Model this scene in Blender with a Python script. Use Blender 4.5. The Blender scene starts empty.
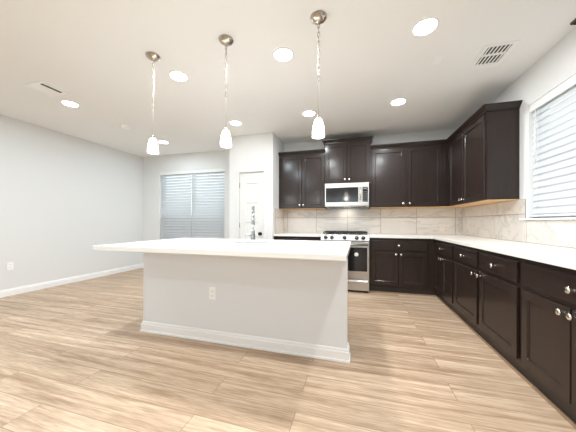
import bpy, bmesh, math, random
from mathutils import Vector, Matrix
random.seed(7)
scn = bpy.context.scene
COL = scn.collection
PI = math.pi

# ------------------------------------------------------------------ camera
TH, ROLL, CAMH = 0.2756, 0.0017, 1.1201
cam_data = bpy.data.cameras.new('camera')
cam = bpy.data.objects.new('camera', cam_data); COL.objects.link(cam)
cam_data.sensor_fit = 'HORIZONTAL'; cam_data.sensor_width = 36.0
cam_data.lens = 245.94 * 36.0 / 576.0
cam_data.shift_y = 6.34 / 576.0
cam_data.clip_start = 0.05; cam_data.clip_end = 200
_r = Vector((math.cos(TH), math.sin(TH), 0)); _u = Vector((0, 0, 1)); _f = Vector((-math.sin(TH), math.cos(TH), 0))
_R = _r * math.cos(ROLL) + _u * math.sin(ROLL); _U = _u * math.cos(ROLL) - _r * math.sin(ROLL)
cam.matrix_world = Matrix(((_R.x, _U.x, -_f.x, 0), (_R.y, _U.y, -_f.y, 0), (_R.z, _U.z, -_f.z, CAMH), (0, 0, 0, 1)))
scn.camera = cam

# ------------------------------------------------------------------ world, exposure, light levels
SKY_STRENGTH = 2.3
LAMP_POWER = 13.5          # watts of each recessed lamp
PENDANT_POWER = 3.2        # watts of each pendant bulb
world = bpy.data.worlds.new('sky'); scn.world = world; world.use_nodes = True
bg = world.node_tree.nodes['Background']
bg.inputs['Color'].default_value = (0.88, 0.94, 1.0, 1); bg.inputs['Strength'].default_value = SKY_STRENGTH
scn.view_settings.view_transform = 'Standard'; scn.view_settings.look = 'None'
scn.view_settings.exposure = 0.56; scn.view_settings.gamma = 1.0
scn.view_settings.use_curve_mapping = False
scn.cycles.max_bounces = 10; scn.cycles.diffuse_bounces = 7; scn.cycles.glossy_bounces = 4
scn.cycles.transparent_max_bounces = 16; scn.cycles.sample_clamp_indirect = 6.0
scn.cycles.caustics_reflective = False; scn.cycles.caustics_refractive = False
scn.cycles.use_denoising = True

# ------------------------------------------------------------------ room dimensions
C = 2.71
XL, XR = -5.078, 1.698
YB, YN = 4.771, 4.848
XP1, XP2, YP = -2.295, -1.441, 4.104
YBACK = -2.6
GX0, GX1, GZ0, GZ1 = -3.9, 0.3, 0.03, 2.35   # unseen glazed doors behind the viewer, added for fill light
T = 0.16

# ------------------------------------------------------------------ materials
def lin(c):
    return tuple(((x / 255) / 12.92 if x / 255 <= 0.04045 else ((x / 255 + 0.055) / 1.055) ** 2.4) for x in c)

def mat(name, col, rough=0.5, metal=0.0, spec=0.5, noise=None, bump=None, emit=None, coat=0.0):
    m = bpy.data.materials.new(name); m.use_nodes = True
    nt = m.node_tree; b = nt.nodes['Principled BSDF']
    b.inputs['Base Color'].default_value = (*col, 1); b.inputs['Roughness'].default_value = rough
    b.inputs['Metallic'].default_value = metal; b.inputs['Specular IOR Level'].default_value = spec
    b.inputs['Coat Weight'].default_value = coat; b.inputs['Coat Roughness'].default_value = 0.17
    tc = nt.nodes.new('ShaderNodeTexCoord')
    if noise:
        (sx, sy, sz), amount = noise
        mp = nt.nodes.new('ShaderNodeMapping'); mp.inputs['Scale'].default_value = (sx, sy, sz)
        nz = nt.nodes.new('ShaderNodeTexNoise'); nz.inputs['Scale'].default_value = 1.0; nz.inputs['Detail'].default_value = 5
        rp = nt.nodes.new('ShaderNodeMix'); rp.data_type = 'RGBA'
        rp.inputs[6].default_value = (*[c * (1 - amount) for c in col], 1)
        rp.inputs[7].default_value = (*[min(1, c * (1 + amount)) for c in col], 1)
        nt.links.new(tc.outputs['Object'], mp.inputs['Vector']); nt.links.new(mp.outputs[0], nz.inputs['Vector'])
        nt.links.new(nz.outputs['Fac'], rp.inputs[0]); nt.links.new(rp.outputs[2], b.inputs['Base Color'])
    if bump:
        sc, st = bump
        n2 = nt.nodes.new('ShaderNodeTexNoise'); n2.inputs['Scale'].default_value = sc; n2.inputs['Detail'].default_value = 3
        bp = nt.nodes.new('ShaderNodeBump'); bp.inputs['Strength'].default_value = st; bp.inputs['Distance'].default_value = 0.002
        nt.links.new(tc.outputs['Object'], n2.inputs['Vector']); nt.links.new(n2.outputs['Fac'], bp.inputs['Height'])
        nt.links.new(bp.outputs[0], b.inputs['Normal'])
    if emit:
        b.inputs['Emission Color'].default_value = (*emit[0], 1); b.inputs['Emission Strength'].default_value = emit[1]
    return m

M = {}
M['wall'] = mat('painted drywall', (0.765, 0.77, 0.77), 0.75, spec=0.3, bump=(180, 0.12))
M['ceiling'] = mat('ceiling paint', (0.89, 0.89, 0.885), 0.85, spec=0.2, bump=(140, 0.2))
M['trim'] = mat('white trim paint', (0.90, 0.90, 0.90), 0.4, noise=((3, 3, 3), 0.01))
M['door'] = mat('door paint', (0.76, 0.755, 0.745), 0.45, noise=((3, 3, 3), 0.01))
M['island'] = mat('island wall paint', (0.76, 0.775, 0.795), 0.6, bump=(180, 0.1))
M['espresso'] = mat('espresso stained wood', (0.0215, 0.0118, 0.0092), 0.5, spec=0.22, coat=0.5, noise=((60, 60, 2.2), 0.35), bump=(90, 0.04))
M['espresso_h'] = mat('espresso stained wood drawer', (0.0215, 0.0118, 0.0092), 0.5, spec=0.22, coat=0.5, noise=((2.2, 60, 60), 0.35), bump=(90, 0.04))
M['kick'] = mat('toe kick stain', (0.022, 0.016, 0.014), 0.5, noise=((2, 60, 60), 0.3))
M['maple'] = mat('natural maple underside', (0.74, 0.47, 0.22), 0.5, noise=((2, 40, 40), 0.15))
M['quartz'] = mat('white quartz', (0.83, 0.81, 0.775), 0.22, noise=((9, 9, 9), 0.03))
M['nickel'] = mat('brushed nickel', (0.50, 0.45, 0.39), 0.2, metal=1.0, noise=((20, 20, 80), 0.05))
M['knob'] = mat('polished nickel knob', (0.86, 0.83, 0.78), 0.18, metal=1.0, noise=((20, 20, 80), 0.03))
M['cord'] = mat('clear cord', (0.45, 0.42, 0.38), 0.5, noise=((5, 5, 5), 0.05))
M['chrome'] = mat('polished chrome', (0.60, 0.63, 0.67), 0.16, metal=1.0, noise=((20, 20, 20), 0.03))
M['steel'] = mat('stainless steel', (0.58, 0.56, 0.54), 0.3, metal=1.0, noise=((3, 90, 90), 0.07))
M['steel_panel'] = mat('satin steel panel', (0.36, 0.35, 0.34), 0.42, metal=1.0, noise=((3, 90, 90), 0.07))
M['steel_dark'] = mat('dark steel', (0.10, 0.097, 0.095), 0.35, metal=1.0, noise=((30, 30, 30), 0.1))
M['blackglass'] = mat('black oven glass', (0.012, 0.012, 0.013), 0.06, noise=((3, 3, 3), 0.1))
M['greyglass'] = mat('dark microwave glass', (0.022, 0.023, 0.024), 0.08, noise=((3, 3, 3), 0.1))
M['black'] = mat('black enamel', (0.012, 0.012, 0.012), 0.35, noise=((10, 10, 10), 0.2))
M['castiron'] = mat('cast iron', (0.02, 0.02, 0.02), 0.55, bump=(300, 0.4))
M['plastic'] = mat('white plastic', (0.93, 0.93, 0.92), 0.35, noise=((5, 5, 5), 0.01))
M['almond'] = mat('almond plastic', (0.74, 0.69, 0.62), 0.35, noise=((5, 5, 5), 0.01))
M['slot'] = mat('dark slot', (0.06, 0.06, 0.06), 0.6, noise=((5, 5, 5), 0.1))
M['sticker'] = mat('paper sticker', (0.85, 0.85, 0.84), 0.5, noise=((5, 5, 5), 0.01))
M['ink'] = mat('grey ink', (0.25, 0.25, 0.26), 0.6, noise=((5, 5, 5), 0.05))
M['bronze'] = mat('dark bronze', (0.05, 0.045, 0.04), 0.3, metal=0.8, noise=((5, 5, 5), 0.05))
M['shoe'] = mat('oak shoe moulding', (0.33, 0.22, 0.14), 0.45, noise=((60, 2, 60), 0.2))
M['vinyl'] = mat('white vinyl', (0.85, 0.86, 0.86), 0.35, noise=((5, 5, 5), 0.01))
M['lens'] = mat('lit lens', (0.9, 0.9, 0.9), 0.4, emit=((1.0, 0.95, 0.88), 14.0))
M['bulb'] = mat('lit bulb', (0.9, 0.9, 0.9), 0.4, emit=((1.0, 0.93, 0.84), 30.0))
M['grass'] = mat('lawn', (0.20, 0.22, 0.13), 0.9, noise=((8, 8, 8), 0.4))
M['fence'] = mat('weathered fence', (0.36, 0.33, 0.30), 0.8, noise=((10, 10, 1), 0.25))

def shader_mix(name, make):
    m = bpy.data.materials.new(name); m.use_nodes = True
    nt = m.node_tree; nt.nodes.remove(nt.nodes['Principled BSDF']); out = nt.nodes['Material Output']
    nt.links.new(make(nt).outputs[0], out.inputs['Surface']); return m

def mk_glass(nt):
    t = nt.nodes.new('ShaderNodeBsdfTransparent'); t.inputs[0].default_value = (0.95, 0.97, 0.97, 1)
    g = nt.nodes.new('ShaderNodeBsdfGlossy'); g.inputs['Roughness'].default_value = 0.02
    x = nt.nodes.new('ShaderNodeMixShader'); x.inputs[0].default_value = 0.08
    nt.links.new(t.outputs[0], x.inputs[1]); nt.links.new(g.outputs[0], x.inputs[2]); return x
M['pane'] = shader_mix('window glass', mk_glass)

def mk_screen(nt):
    t = nt.nodes.new('ShaderNodeBsdfTransparent'); d = nt.nodes.new('ShaderNodeBsdfDiffuse'); d.inputs[0].default_value = (0.08, 0.08, 0.085, 1)
    x = nt.nodes.new('ShaderNodeMixShader'); x.inputs[0].default_value = 0.55
    nt.links.new(t.outputs[0], x.inputs[1]); nt.links.new(d.outputs[0], x.inputs[2]); return x
M['screen'] = shader_mix('insect screen mesh', mk_screen)

def mk_slat(nt):
    d = nt.nodes.new('ShaderNodeBsdfDiffuse'); d.inputs[0].default_value = (0.70, 0.715, 0.73, 1)
    t = nt.nodes.new('ShaderNodeBsdfTranslucent'); t.inputs[0].default_value = (0.80, 0.85, 0.90, 1)
    x = nt.nodes.new('ShaderNodeMixShader'); x.inputs[0].default_value = 0.20
    nt.links.new(d.outputs[0], x.inputs[1]); nt.links.new(t.outputs[0], x.inputs[2]); return x
M['slat'] = shader_mix('blind slat vinyl', mk_slat)

def mk_shade(nt):
    d = nt.nodes.new('ShaderNodeBsdfDiffuse'); d.inputs[0].default_value = (0.92, 0.91, 0.88, 1)
    t = nt.nodes.new('ShaderNodeBsdfTranslucent'); t.inputs[0].default_value = (0.95, 0.93, 0.90, 1)
    x = nt.nodes.new('ShaderNodeMixShader'); x.inputs[0].default_value = 0.6
    g = nt.nodes.new('ShaderNodeEmission'); g.inputs[0].default_value = (1, 0.95, 0.88, 1); g.inputs[1].default_value = 1.6
    a = nt.nodes.new('ShaderNodeAddShader')
    nt.links.new(d.outputs[0], x.inputs[1]); nt.links.new(t.outputs[0], x.inputs[2])
    nt.links.new(x.outputs[0], a.inputs[0]); nt.links.new(g.outputs[0], a.inputs[1]); return a
M['shade'] = shader_mix('lit frosted glass', mk_shade)

def floor_material():
    m = bpy.data.materials.new('oak plank floor'); m.use_nodes = True; nt = m.node_tree; N = nt.nodes; L = nt.links
    b = N['Principled BSDF']; tc = N.new('ShaderNodeTexCoord')
    off = N.new('ShaderNodeMapping'); off.inputs['Location'].default_value = (0.35, 0.045, 0)
    L.new(tc.outputs['Object'], off.inputs['Vector'])
    br = N.new('ShaderNodeTexBrick'); br.offset = 0.37; br.offset_frequency = 2; br.squash = 1.0
    br.inputs['Scale'].default_value = 1.0; br.inputs['Brick Width'].default_value = 1.52; br.inputs['Row Height'].default_value = 0.182
    br.inputs['Mortar Size'].default_value = 0.0020; br.inputs['Mortar Smooth'].default_value = 0.1
    br.inputs['Color1'].default_value = (0, 0, 0, 1); br.inputs['Color2'].default_value = (1, 1, 1, 1); br.inputs['Mortar'].default_value = (0.5, 0.5, 0.5, 1)
    L.new(off.outputs[0], br.inputs['Vector'])
    # per plank offset of the grain
    sc = N.new('ShaderNodeVectorMath'); sc.operation = 'MULTIPLY'; sc.inputs[1].default_value = (7.3, 5.1, 3.0)
    L.new(br.outputs['Color'], sc.inputs[0])
    ad = N.new('ShaderNodeVectorMath'); ad.operation = 'ADD'; L.new(tc.outputs['Object'], ad.inputs[0]); L.new(sc.outputs[0], ad.inputs[1])
    mp = N.new('ShaderNodeMapping'); mp.inputs['Scale'].default_value = (0.85, 17.0, 1.0); L.new(ad.outputs[0], mp.inputs['Vector'])
    n1 = N.new('ShaderNodeTexNoise'); n1.inputs['Scale'].default_value = 1.0; n1.inputs['Detail'].default_value = 6; n1.inputs['Roughness'].default_value = 0.6; n1.inputs['Distortion'].default_value = 0.9
    L.new(mp.outputs[0], n1.inputs['Vector'])
    mp2 = N.new('ShaderNodeMapping'); mp2.inputs['Scale'].default_value = (9, 130, 1.0); L.new(ad.outputs[0], mp2.inputs['Vector'])
    n2 = N.new('ShaderNodeTexNoise'); n2.inputs['Scale'].default_value = 1.0; n2.inputs['Detail'].default_value = 3; L.new(mp2.outputs[0], n2.inputs['Vector'])
    r1 = N.new('ShaderNodeValToRGB'); r1.color_ramp.elements[0].position = 0.33; r1.color_ramp.elements[1].position = 0.66
    r1.color_ramp.elements[0].color = (0.38, 0.255, 0.165, 1); r1.color_ramp.elements[1].color = (0.68, 0.525, 0.385, 1)
    L.new(n1.outputs['Fac'], r1.inputs[0])
    r2 = N.new('ShaderNodeValToRGB'); r2.color_ramp.elements[0].position = 0.35; r2.color_ramp.elements[1].position = 0.7
    r2.color_ramp.elements[0].color = (0.80, 0.77, 0.74, 1); r2.color_ramp.elements[1].color = (1.1, 1.1, 1.1, 1)
    L.new(n2.outputs['Fac'], r2.inputs[0])
    mu = N.new('ShaderNodeMix'); mu.data_type = 'RGBA'; mu.blend_type = 'MULTIPLY'; mu.inputs[0].default_value = 1
    L.new(r1.outputs[0], mu.inputs[6]); L.new(r2.outputs[0], mu.inputs[7])
    # plank tone
    r3 = N.new('ShaderNodeValToRGB'); r3.color_ramp.elements[0].color = (0.92, 0.91, 0.90, 1); r3.color_ramp.elements[1].color = (1.06, 1.06, 1.07, 1)
    L.new(br.outputs['Color'], r3.inputs[0])
    m2 = N.new('ShaderNodeMix'); m2.data_type = 'RGBA'; m2.blend_type = 'MULTIPLY'; m2.inputs[0].default_value = 1
    L.new(mu.outputs[2], m2.inputs[6]); L.new(r3.outputs[0], m2.inputs[7])
    m3 = N.new('ShaderNodeMix'); m3.data_type = 'RGBA'; m3.inputs[7].default_value = (0.27, 0.19, 0.13, 1)
    L.new(br.outputs['Fac'], m3.inputs[0]); L.new(m2.outputs[2], m3.inputs[6])
    L.new(m3.outputs[2], b.inputs['Base Color'])
    b.inputs['Roughness'].default_value = 0.42; b.inputs['Specular IOR Level'].default_value = 0.4
    bp = N.new('ShaderNodeBump'); bp.inputs['Strength'].default_value = 0.15; bp.inputs['Distance'].default_value = 0.001
    L.new(n2.outputs['Fac'], bp.inputs['Height']); L.new(bp.outputs[0], b.inputs['Normal'])
    return m
M['floor'] = floor_material()

def marble_material():
    m = bpy.data.materials.new('marble look tile'); m.use_nodes = True; nt = m.node_tree; N = nt.nodes; L = nt.links
    b = N['Principled BSDF']; tc = N.new('ShaderNodeTexCoord'); ge = N.new('ShaderNodeNewGeometry')
    sc = N.new('ShaderNodeMath'); sc.operation = 'MULTIPLY'; sc.inputs[1].default_value = 9.0; L.new(ge.outputs['Random Per Island'], sc.inputs[0])
    ad = N.new('ShaderNodeVectorMath'); ad.operation = 'ADD'; L.new(tc.outputs['Object'], ad.inputs[0]); L.new(sc.outputs[0], ad.inputs[1])
    mp = N.new('ShaderNodeMapping'); mp.inputs['Rotation'].default_value = (0.5, 0.62, 0.5); mp.inputs['Scale'].default_value = (0.8, 3.0, 3.0); L.new(ad.outputs[0], mp.inputs['Vector'])
    n1 = N.new('ShaderNodeTexNoise'); n1.inputs['Scale'].default_value = 1.1; n1.inputs['Detail'].default_value = 6; n1.inputs['Roughness'].default_value = 0.55; n1.inputs['Distortion'].default_value = 0.6; L.new(mp.outputs[0], n1.inputs['Vector'])
    r = N.new('ShaderNodeValToRGB'); e = r.color_ramp.elements
    e[0].position = 0.0; e[0].color = (0.71, 0.67, 0.62, 1); e[1].position = 1.0; e[1].color = (0.72, 0.68, 0.64, 1)
    for p, c in ((0.47, (0.72, 0.68, 0.63)), (0.50, (0.57, 0.54, 0.51)), (0.515, (0.69, 0.65, 0.61))):
        k = e.new(p); k.color = (*c, 1)
    L.new(n1.outputs['Fac'], r.inputs[0])
    n3 = N.new('ShaderNodeTexNoise'); n3.inputs['Scale'].default_value = 5; n3.inputs['Detail'].default_value = 3; L.new(ad.outputs[0], n3.inputs['Vector'])
    r3 = N.new('ShaderNodeValToRGB'); r3.color_ramp.elements[0].color = (0.90, 0.89, 0.88, 1); r3.color_ramp.elements[1].color = (1.06, 1.06, 1.06, 1)
    L.new(n3.outputs['Fac'], r3.inputs[0])
    mu = N.new('ShaderNodeMix'); mu.data_type = 'RGBA'; mu.blend_type = 'MULTIPLY'; mu.inputs[0].default_value = 1
    L.new(r.outputs[0], mu.inputs[6]); L.new(r3.outputs[0], mu.inputs[7]); L.new(mu.outputs[2], b.inputs['Base Color'])
    b.inputs['Roughness'].default_value = 0.16
    return m
M['marble'] = marble_material()
M['grout'] = mat('tile grout', (0.30, 0.265, 0.225), 0.8, noise=((30, 30, 30), 0.1))

# ------------------------------------------------------------------ mesh helpers
def box(bm, x0, x1, y0, y1, z0, z1, mi=0, bev=0.0):
    r = bmesh.ops.create_cube(bm, size=1.0); vs = r['verts']
    for v in vs:
        v.co = Vector((x0 + (v.co.x + .5) * (x1 - x0), y0 + (v.co.y + .5) * (y1 - y0), z0 + (v.co.z + .5) * (z1 - z0)))
    fs = list({f for v in vs for f in v.link_faces})
    for f in fs: f.material_index = mi
    if bev > 0:
        es = list({e for v in vs for e in v.link_edges})
        g = bmesh.ops.bevel(bm, geom=es, offset=bev, segments=2, profile=0.6, affect='EDGES')
        for f in g['faces']: f.material_index = mi

def lathe(bm, prof, seg=24, loc=(0, 0, 0), axis='Z', mi=0, smooth=True):
    """prof: list of (radius, height); closed at ends where radius is 0"""
    def P(r, h, a):
        c, s = r * math.cos(a), r * math.sin(a)
        p = {'Z': (c, s, h), 'Y': (c, h, s), 'X': (h, c, s)}[axis]
        return Vector(p) + Vector(loc)
    rings = []
    for r, h in prof:
        if r < 1e-6: rings.append([bm.verts.new(P(0, h, 0))])
        else: rings.append([bm.verts.new(P(r, h, 2 * PI * k / seg)) for k in range(seg)])
    fs = []
    for A, B in zip(rings[:-1], rings[1:]):
        for k in range(seg):
            k2 = (k + 1) % seg
            if len(A) == 1 and len(B) == 1: continue
            if len(A) == 1: q = (A[0], B[k], B[k2])
            elif len(B) == 1: q = (A[k], A[k2], B[0])
            else: q = (A[k], A[k2], B[k2], B[k])
            f = bm.faces.new(q); f.material_index = mi; f.smooth = smooth; fs.append(f)
    bmesh.ops.recalc_face_normals(bm, faces=fs)

def tube(bm, pts, r, seg=8, mi=0, closed=False):
    pts = [Vector(p) for p in pts]; n = len(pts); rings = []
    up = Vector((0.13, 0.31, 0.94)).normalized()
    prev = None
    for i, p in enumerate(pts):
        if closed: d = pts[(i + 1) % n] - pts[i - 1]
        else: d = pts[min(i + 1, n - 1)] - pts[max(i - 1, 0)]
        d.normalize()
        if prev is None:
            a = d.cross(up)
            if a.length < 1e-3: a = d.cross(Vector((1, 0, 0)))
        else: a = prev - d * prev.dot(d)
        a.normalize(); prev = a; b = d.cross(a)
        rr = r[i] if isinstance(r, (list, tuple)) else r
        rings.append([bm.verts.new(p + (a * math.cos(2 * PI * k / seg) + b * math.sin(2 * PI * k / seg)) * rr) for k in range(seg)])
    fs = []
    last = n if closed else n - 1
    for i in range(last):
        A, B = rings[i], rings[(i + 1) % n]
        for k in range(seg):
            f = bm.faces.new((A[k], A[(k + 1) % seg], B[(k + 1) % seg], B[k])); f.smooth = True; f.material_index = mi; fs.append(f)
    if not closed:
        fs.append(bm.faces.new(rings[0])); fs.append(bm.faces.new(list(reversed(rings[-1]))))
        for f in fs[-2:]: f.material_index = mi
    bmesh.ops.recalc_face_normals(bm, faces=fs)

def grid_solid(bm, xs, ys, skip, z0, z1, fn=None, bev=0.0):
    """slab made of grid cells with some left out, optionally mapped by fn(x, y, z)"""
    V = {}
    def v(i, j):
        if (i, j) not in V: V[(i, j)] = bm.verts.new((xs[i], ys[j], z1))
        return V[(i, j)]
    fs = []
    for i in range(len(xs) - 1):
        for j in range(len(ys) - 1):
            if (i, j) in skip: continue
            fs.append(bm.faces.new((v(i, j), v(i + 1, j), v(i + 1, j + 1), v(i, j + 1))))
    r = bmesh.ops.extrude_face_region(bm, geom=fs)
    for e in r['geom']:
        if isinstance(e, bmesh.types.BMVert): e.co.z = z0
    bmesh.ops.recalc_face_normals(bm, faces=bm.faces[:])
    if bev > 0:
        es = [e for e in bm.edges if len(e.link_faces) == 2 and e.calc_face_angle(0) > 0.5]
        bmesh.ops.bevel(bm, geom=es, offset=bev, segments=2, profile=0.6, affect='EDGES')
    if fn:
        for q in bm.verts: q.co = Vector(fn(*q.co))
        bmesh.ops.recalc_face_normals(bm, faces=bm.faces[:])

def obj(name, bm, mats, parent=None, loc=None):
    me = bpy.data.meshes.new(name); bm.to_mesh(me); bm.free()
    for m in (mats if isinstance(mats, (list, tuple)) else [mats]): me.materials.append(m)
    o = bpy.data.objects.new(name, me); COL.objects.link(o)
    if parent is not None: o.parent = parent
    if loc is not None: o.location = loc
    return o

def B(): return bmesh.new()
def one(name, m, parent, *boxes, bev=0.0):
    bm = B()
    for b in boxes: box(bm, *b, bev=bev)
    return obj(name, bm, m, parent)

def thing(name, label, cat, loc=(0, 0, 0), rot=0.0, group=None):
    o = bpy.data.objects.new(name, None); COL.objects.link(o); o.empty_display_size = 0.1
    o.location = loc; o.rotation_euler = (0, 0, rot); tag(o, label, cat, group); return o
def tag(o, label, cat, group=None):
    o['label'] = label; o['category'] = cat
    if group: o['group'] = group
    return o
def struct(name, bm, m, label=None):
    o = obj(name, bm, m); o['kind'] = 'structure'
    if label: o['label'] = label
    return o
def copy_thing(root, loc, label, rot=None):
    c = root.copy(); COL.objects.link(c); c.location = loc; c['label'] = label
    if rot is not None: c.rotation_euler = (0, 0, rot)
    def rec(src, dst):
        for ch in src.children:
            d = ch.copy(); COL.objects.link(d); d.parent = dst; d.matrix_parent_inverse = ch.matrix_parent_inverse.copy(); rec(ch, d)
    rec(root, c); return c

# ------------------------------------------------------------------ room shell
bm = B(); box(bm, XL - T, XR + T, YBACK - T, YN + T, -0.12, 0.0); struct('floor', bm, M['floor'], 'light oak plank floor running across the room')
bm = B(); box(bm, XL - T, XR + T, YBACK - T, YN + T, C, C + 0.12); struct('ceiling', bm, M['ceiling'], 'white ceiling over the whole room')
bm = B(); box(bm, XL - T, XL, YBACK, YN + T, 0, C); struct('wall_left', bm, M['wall'], 'long plain wall on the left')
bm = B(); grid_solid(bm, [XL - T, GX0, GX1, XR + T], [0, GZ0, GZ1, C], {(1, 1)}, 0, T, fn=lambda x, y, z: (x, YBACK - z, y)); struct('wall_rear', bm, M['wall'], 'wall behind the viewer')
# nook wall with window opening
WX0, WX1, WZ0, WZ1 = -4.574, -2.828, 0.46, 2.322
bm = B(); grid_solid(bm, [XL, WX0, WX1, XP1 + 0.02], [0, WZ0, WZ1, C], {(1, 1)}, 0, T, fn=lambda x, y, z: (x, YN + z, y))
struct('wall_nook', bm, M['wall'], 'wall of the dining nook around the wide window')
# pantry block
bm = B(); box(bm, XP1, XP1 + 0.11, YP + 0.11, YN + T, 0, C); struct('wall_pantry_side', bm, M['wall'], 'side wall of the pantry towards the nook')
DX0, DX1, DZ = -2.092, -1.607, 2.03
bm = B(); grid_solid(bm, [XP1, DX0, DX1, XP2], [0, DZ, C], {(1, 0)}, 0, 0.11, fn=lambda x, y, z: (x, YP + z, y))
struct('wall_pantry', bm, M['wall'], 'pantry wall around the white door')
bm = B(); box(bm, XP2 - 0.11, XP2, YP + 0.11, YB, 0, C); struct('wall_pantry_return', bm, M['wall'], 'short pantry wall beside the left upper cabinet')
bm = B(); box(bm, XP1 + 0.02, XR + T, YB, YB + T, 0, C); struct('wall_back', bm, M['wall'], 'kitchen wall behind the range')
# right wall with window opening
RY0, RY1, RZ0, RZ1 = 2.16, 3.115, 1.165, 2.33
bm = B(); grid_solid(bm, [YBACK, RY0, RY1, YB], [0, RZ0, RZ1, C], {(1, 1)}, 0, T, fn=lambda x, y, z: (XR + z, x, y))
struct('wall_right', bm, M['wall'], 'kitchen wall on the right around the window')

# baseboards
def base_profile(bm, p0, p1, n, h=0.105):
    p0, p1, n = Vector(p0), Vector(p1), Vector(n)
    prof = [(0, 0), (0.015, 0), (0.015, h * 0.72), (0.011, h * 0.8), (0.011, h * 0.88), (0.005, h), (0, h)]
    A = [bm.verts.new((p0 + n * o) + Vector((0, 0, z))) for o, z in prof]; Bv = [bm.verts.new((p1 + n * o) + Vector((0, 0, z))) for o, z in prof]
    fs = [bm.faces.new((A[i], A[(i + 1) % 7], Bv[(i + 1) % 7], Bv[i])) for i in range(7)] + [bm.faces.new(A), bm.faces.new(Bv)]
    bmesh.ops.recalc_face_normals(bm, faces=fs)
bm = B(); base_profile(bm, (XL, YBACK, 0), (XL, YN, 0), (1, 0, 0)); struct('baseboard_left', bm, M['trim'], 'white baseboard along the left wall')
bm = B(); base_profile(bm, (XL + 0.015, YN, 0), (XP1, YN, 0), (0, -1, 0)); struct('baseboard_nook', bm, M['trim'], 'white baseboard under the nook window')
bm = B(); base_profile(bm, (XP1, YP, 0), (DX0 - 0.06, YP, 0), (0, -1, 0)); base_profile(bm, (DX1 + 0.06, YP, 0), (XP2, YP, 0), (0, -1, 0)); base_profile(bm, (XP1, YP, 0), (XP1, YN - 0.015, 0), (-1, 0, 0))
struct('baseboard_pantry', bm, M['trim'], 'white baseboard around the pantry corner')

# pantry door: slab with five panels
def panel_face(bm, w, h, t, panels, depth, mi=0):
    """door slab: local x width, z height, front at y=0; panels: (x0,x1,z0,z1) recessed in the front"""
    xs = sorted({0, w} | {round(p[0], 4) for p in panels} | {round(p[1], 4) for p in panels})
    zs = sorted({0, h} | {round(p[2], 4) for p in panels} | {round(p[3], 4) for p in panels})
    V = {}
    def v(x, z, y=0.0):
        k = (x, z, y)
        if k not in V: V[k] = bm.verts.new((x, y, z))
        return V[k]
    fs = []
    P = {(round(p[0], 4), round(p[1], 4), round(p[2], 4), round(p[3], 4)) for p in panels}
    for i in range(len(xs) - 1):
        for j in range(len(zs) - 1):
            x0, x1, z0, z1 = xs[i], xs[i + 1], zs[j], zs[j + 1]
            if (x0, x1, z0, z1) in P:
                s = min(0.012, depth * 0.45)
                o = [v(x0, z0), v(x1, z0), v(x1, z1), v(x0, z1)]
                q = [bm.verts.new((x0 + s, depth, z0 + s)), bm.verts.new((x1 - s, depth, z0 + s)), bm.verts.new((x1 - s, depth, z1 - s)), bm.verts.new((x0 + s, depth, z1 - s))]
                for k in range(4): fs.append(bm.faces.new((o[k], o[(k + 1) % 4], q[(k + 1) % 4], q[k])))
                fs.append(bm.faces.new(q))
            else: fs.append(bm.faces.new((v(x0, z0), v(x1, z0), v(x1, z1), v(x0, z1))))
    be = [e for e in bm.edges if len(e.link_faces) == 1]
    r = bmesh.ops.extrude_edge_only(bm, edges=be)
    nv = [g for g in r['geom'] if isinstance(g, bmesh.types.BMVert)]
    for q in nv: q.co.y = t
    be = [e for e in bm.edges if len(e.link_faces) == 1]
    bmesh.ops.contextual_create(bm, geom=be)
    es = [e for e in bm.edges if len(e.link_faces) == 2 and e.calc_face_angle(0) > 0.4]
    bmesh.ops.bevel(bm, geom=es, offset=0.0018, segments=1, affect='EDGES')
    bmesh.ops.recalc_face_normals(bm, faces=bm.faces[:])

dw, dh = DX1 - DX0 - 0.006, DZ - 0.012
pan = []
z = 0.20
for k in range(5):
    pan.append((0.125, dw - 0.125, z, z + 0.215)); z += 0.352
bm = B(); panel_face(bm, dw, dh, 0.035, pan, 0.012)
for q in bm.verts: q.co += Vector((DX0 + 0.003, YP + 0.015, 0.006))
door = struct('door_1', bm, M['door'], 'white five panel pantry door')
for hz in (0.25, 1.07, 1.80):
    bm = B(); lathe(bm, [(0, -0.045), (0.007, -0.045), (0.007, 0.045), (0, 0.045)], 10, (DX0 + 0.004, YP + 0.008, hz)); obj('hinge', bm, M['nickel'], door)
bm = B(); lathe(bm, [(0, 0.0), (0.032, 0.0), (0.032, -0.008), (0.011, -0.012), (0.011, -0.03), (0.026, -0.038), (0.029, -0.05), (0.02, -0.062), (0, -0.064)], 20, (-1.680, YP + 0.015, 0.915), 'Y')
o = obj('door_knob', bm, M['bronze'], door); o['label'] = 'dark metal door knob'
# casing
bm = B()
cw = 0.062
box(bm, DX0 - cw, DX0 + 0.002, YP - 0.014, YP, 0, DZ + cw, bev=0.003); box(bm, DX1 - 0.002, DX1 + cw, YP - 0.014, YP, 0, DZ + cw, bev=0.003)
box(bm, DX0 + 0.002, DX1 - 0.002, YP - 0.014, YP, DZ, DZ + cw, bev=0.003)
struct('trim_1', bm, M['door'], 'white casing around the pantry door')

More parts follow.
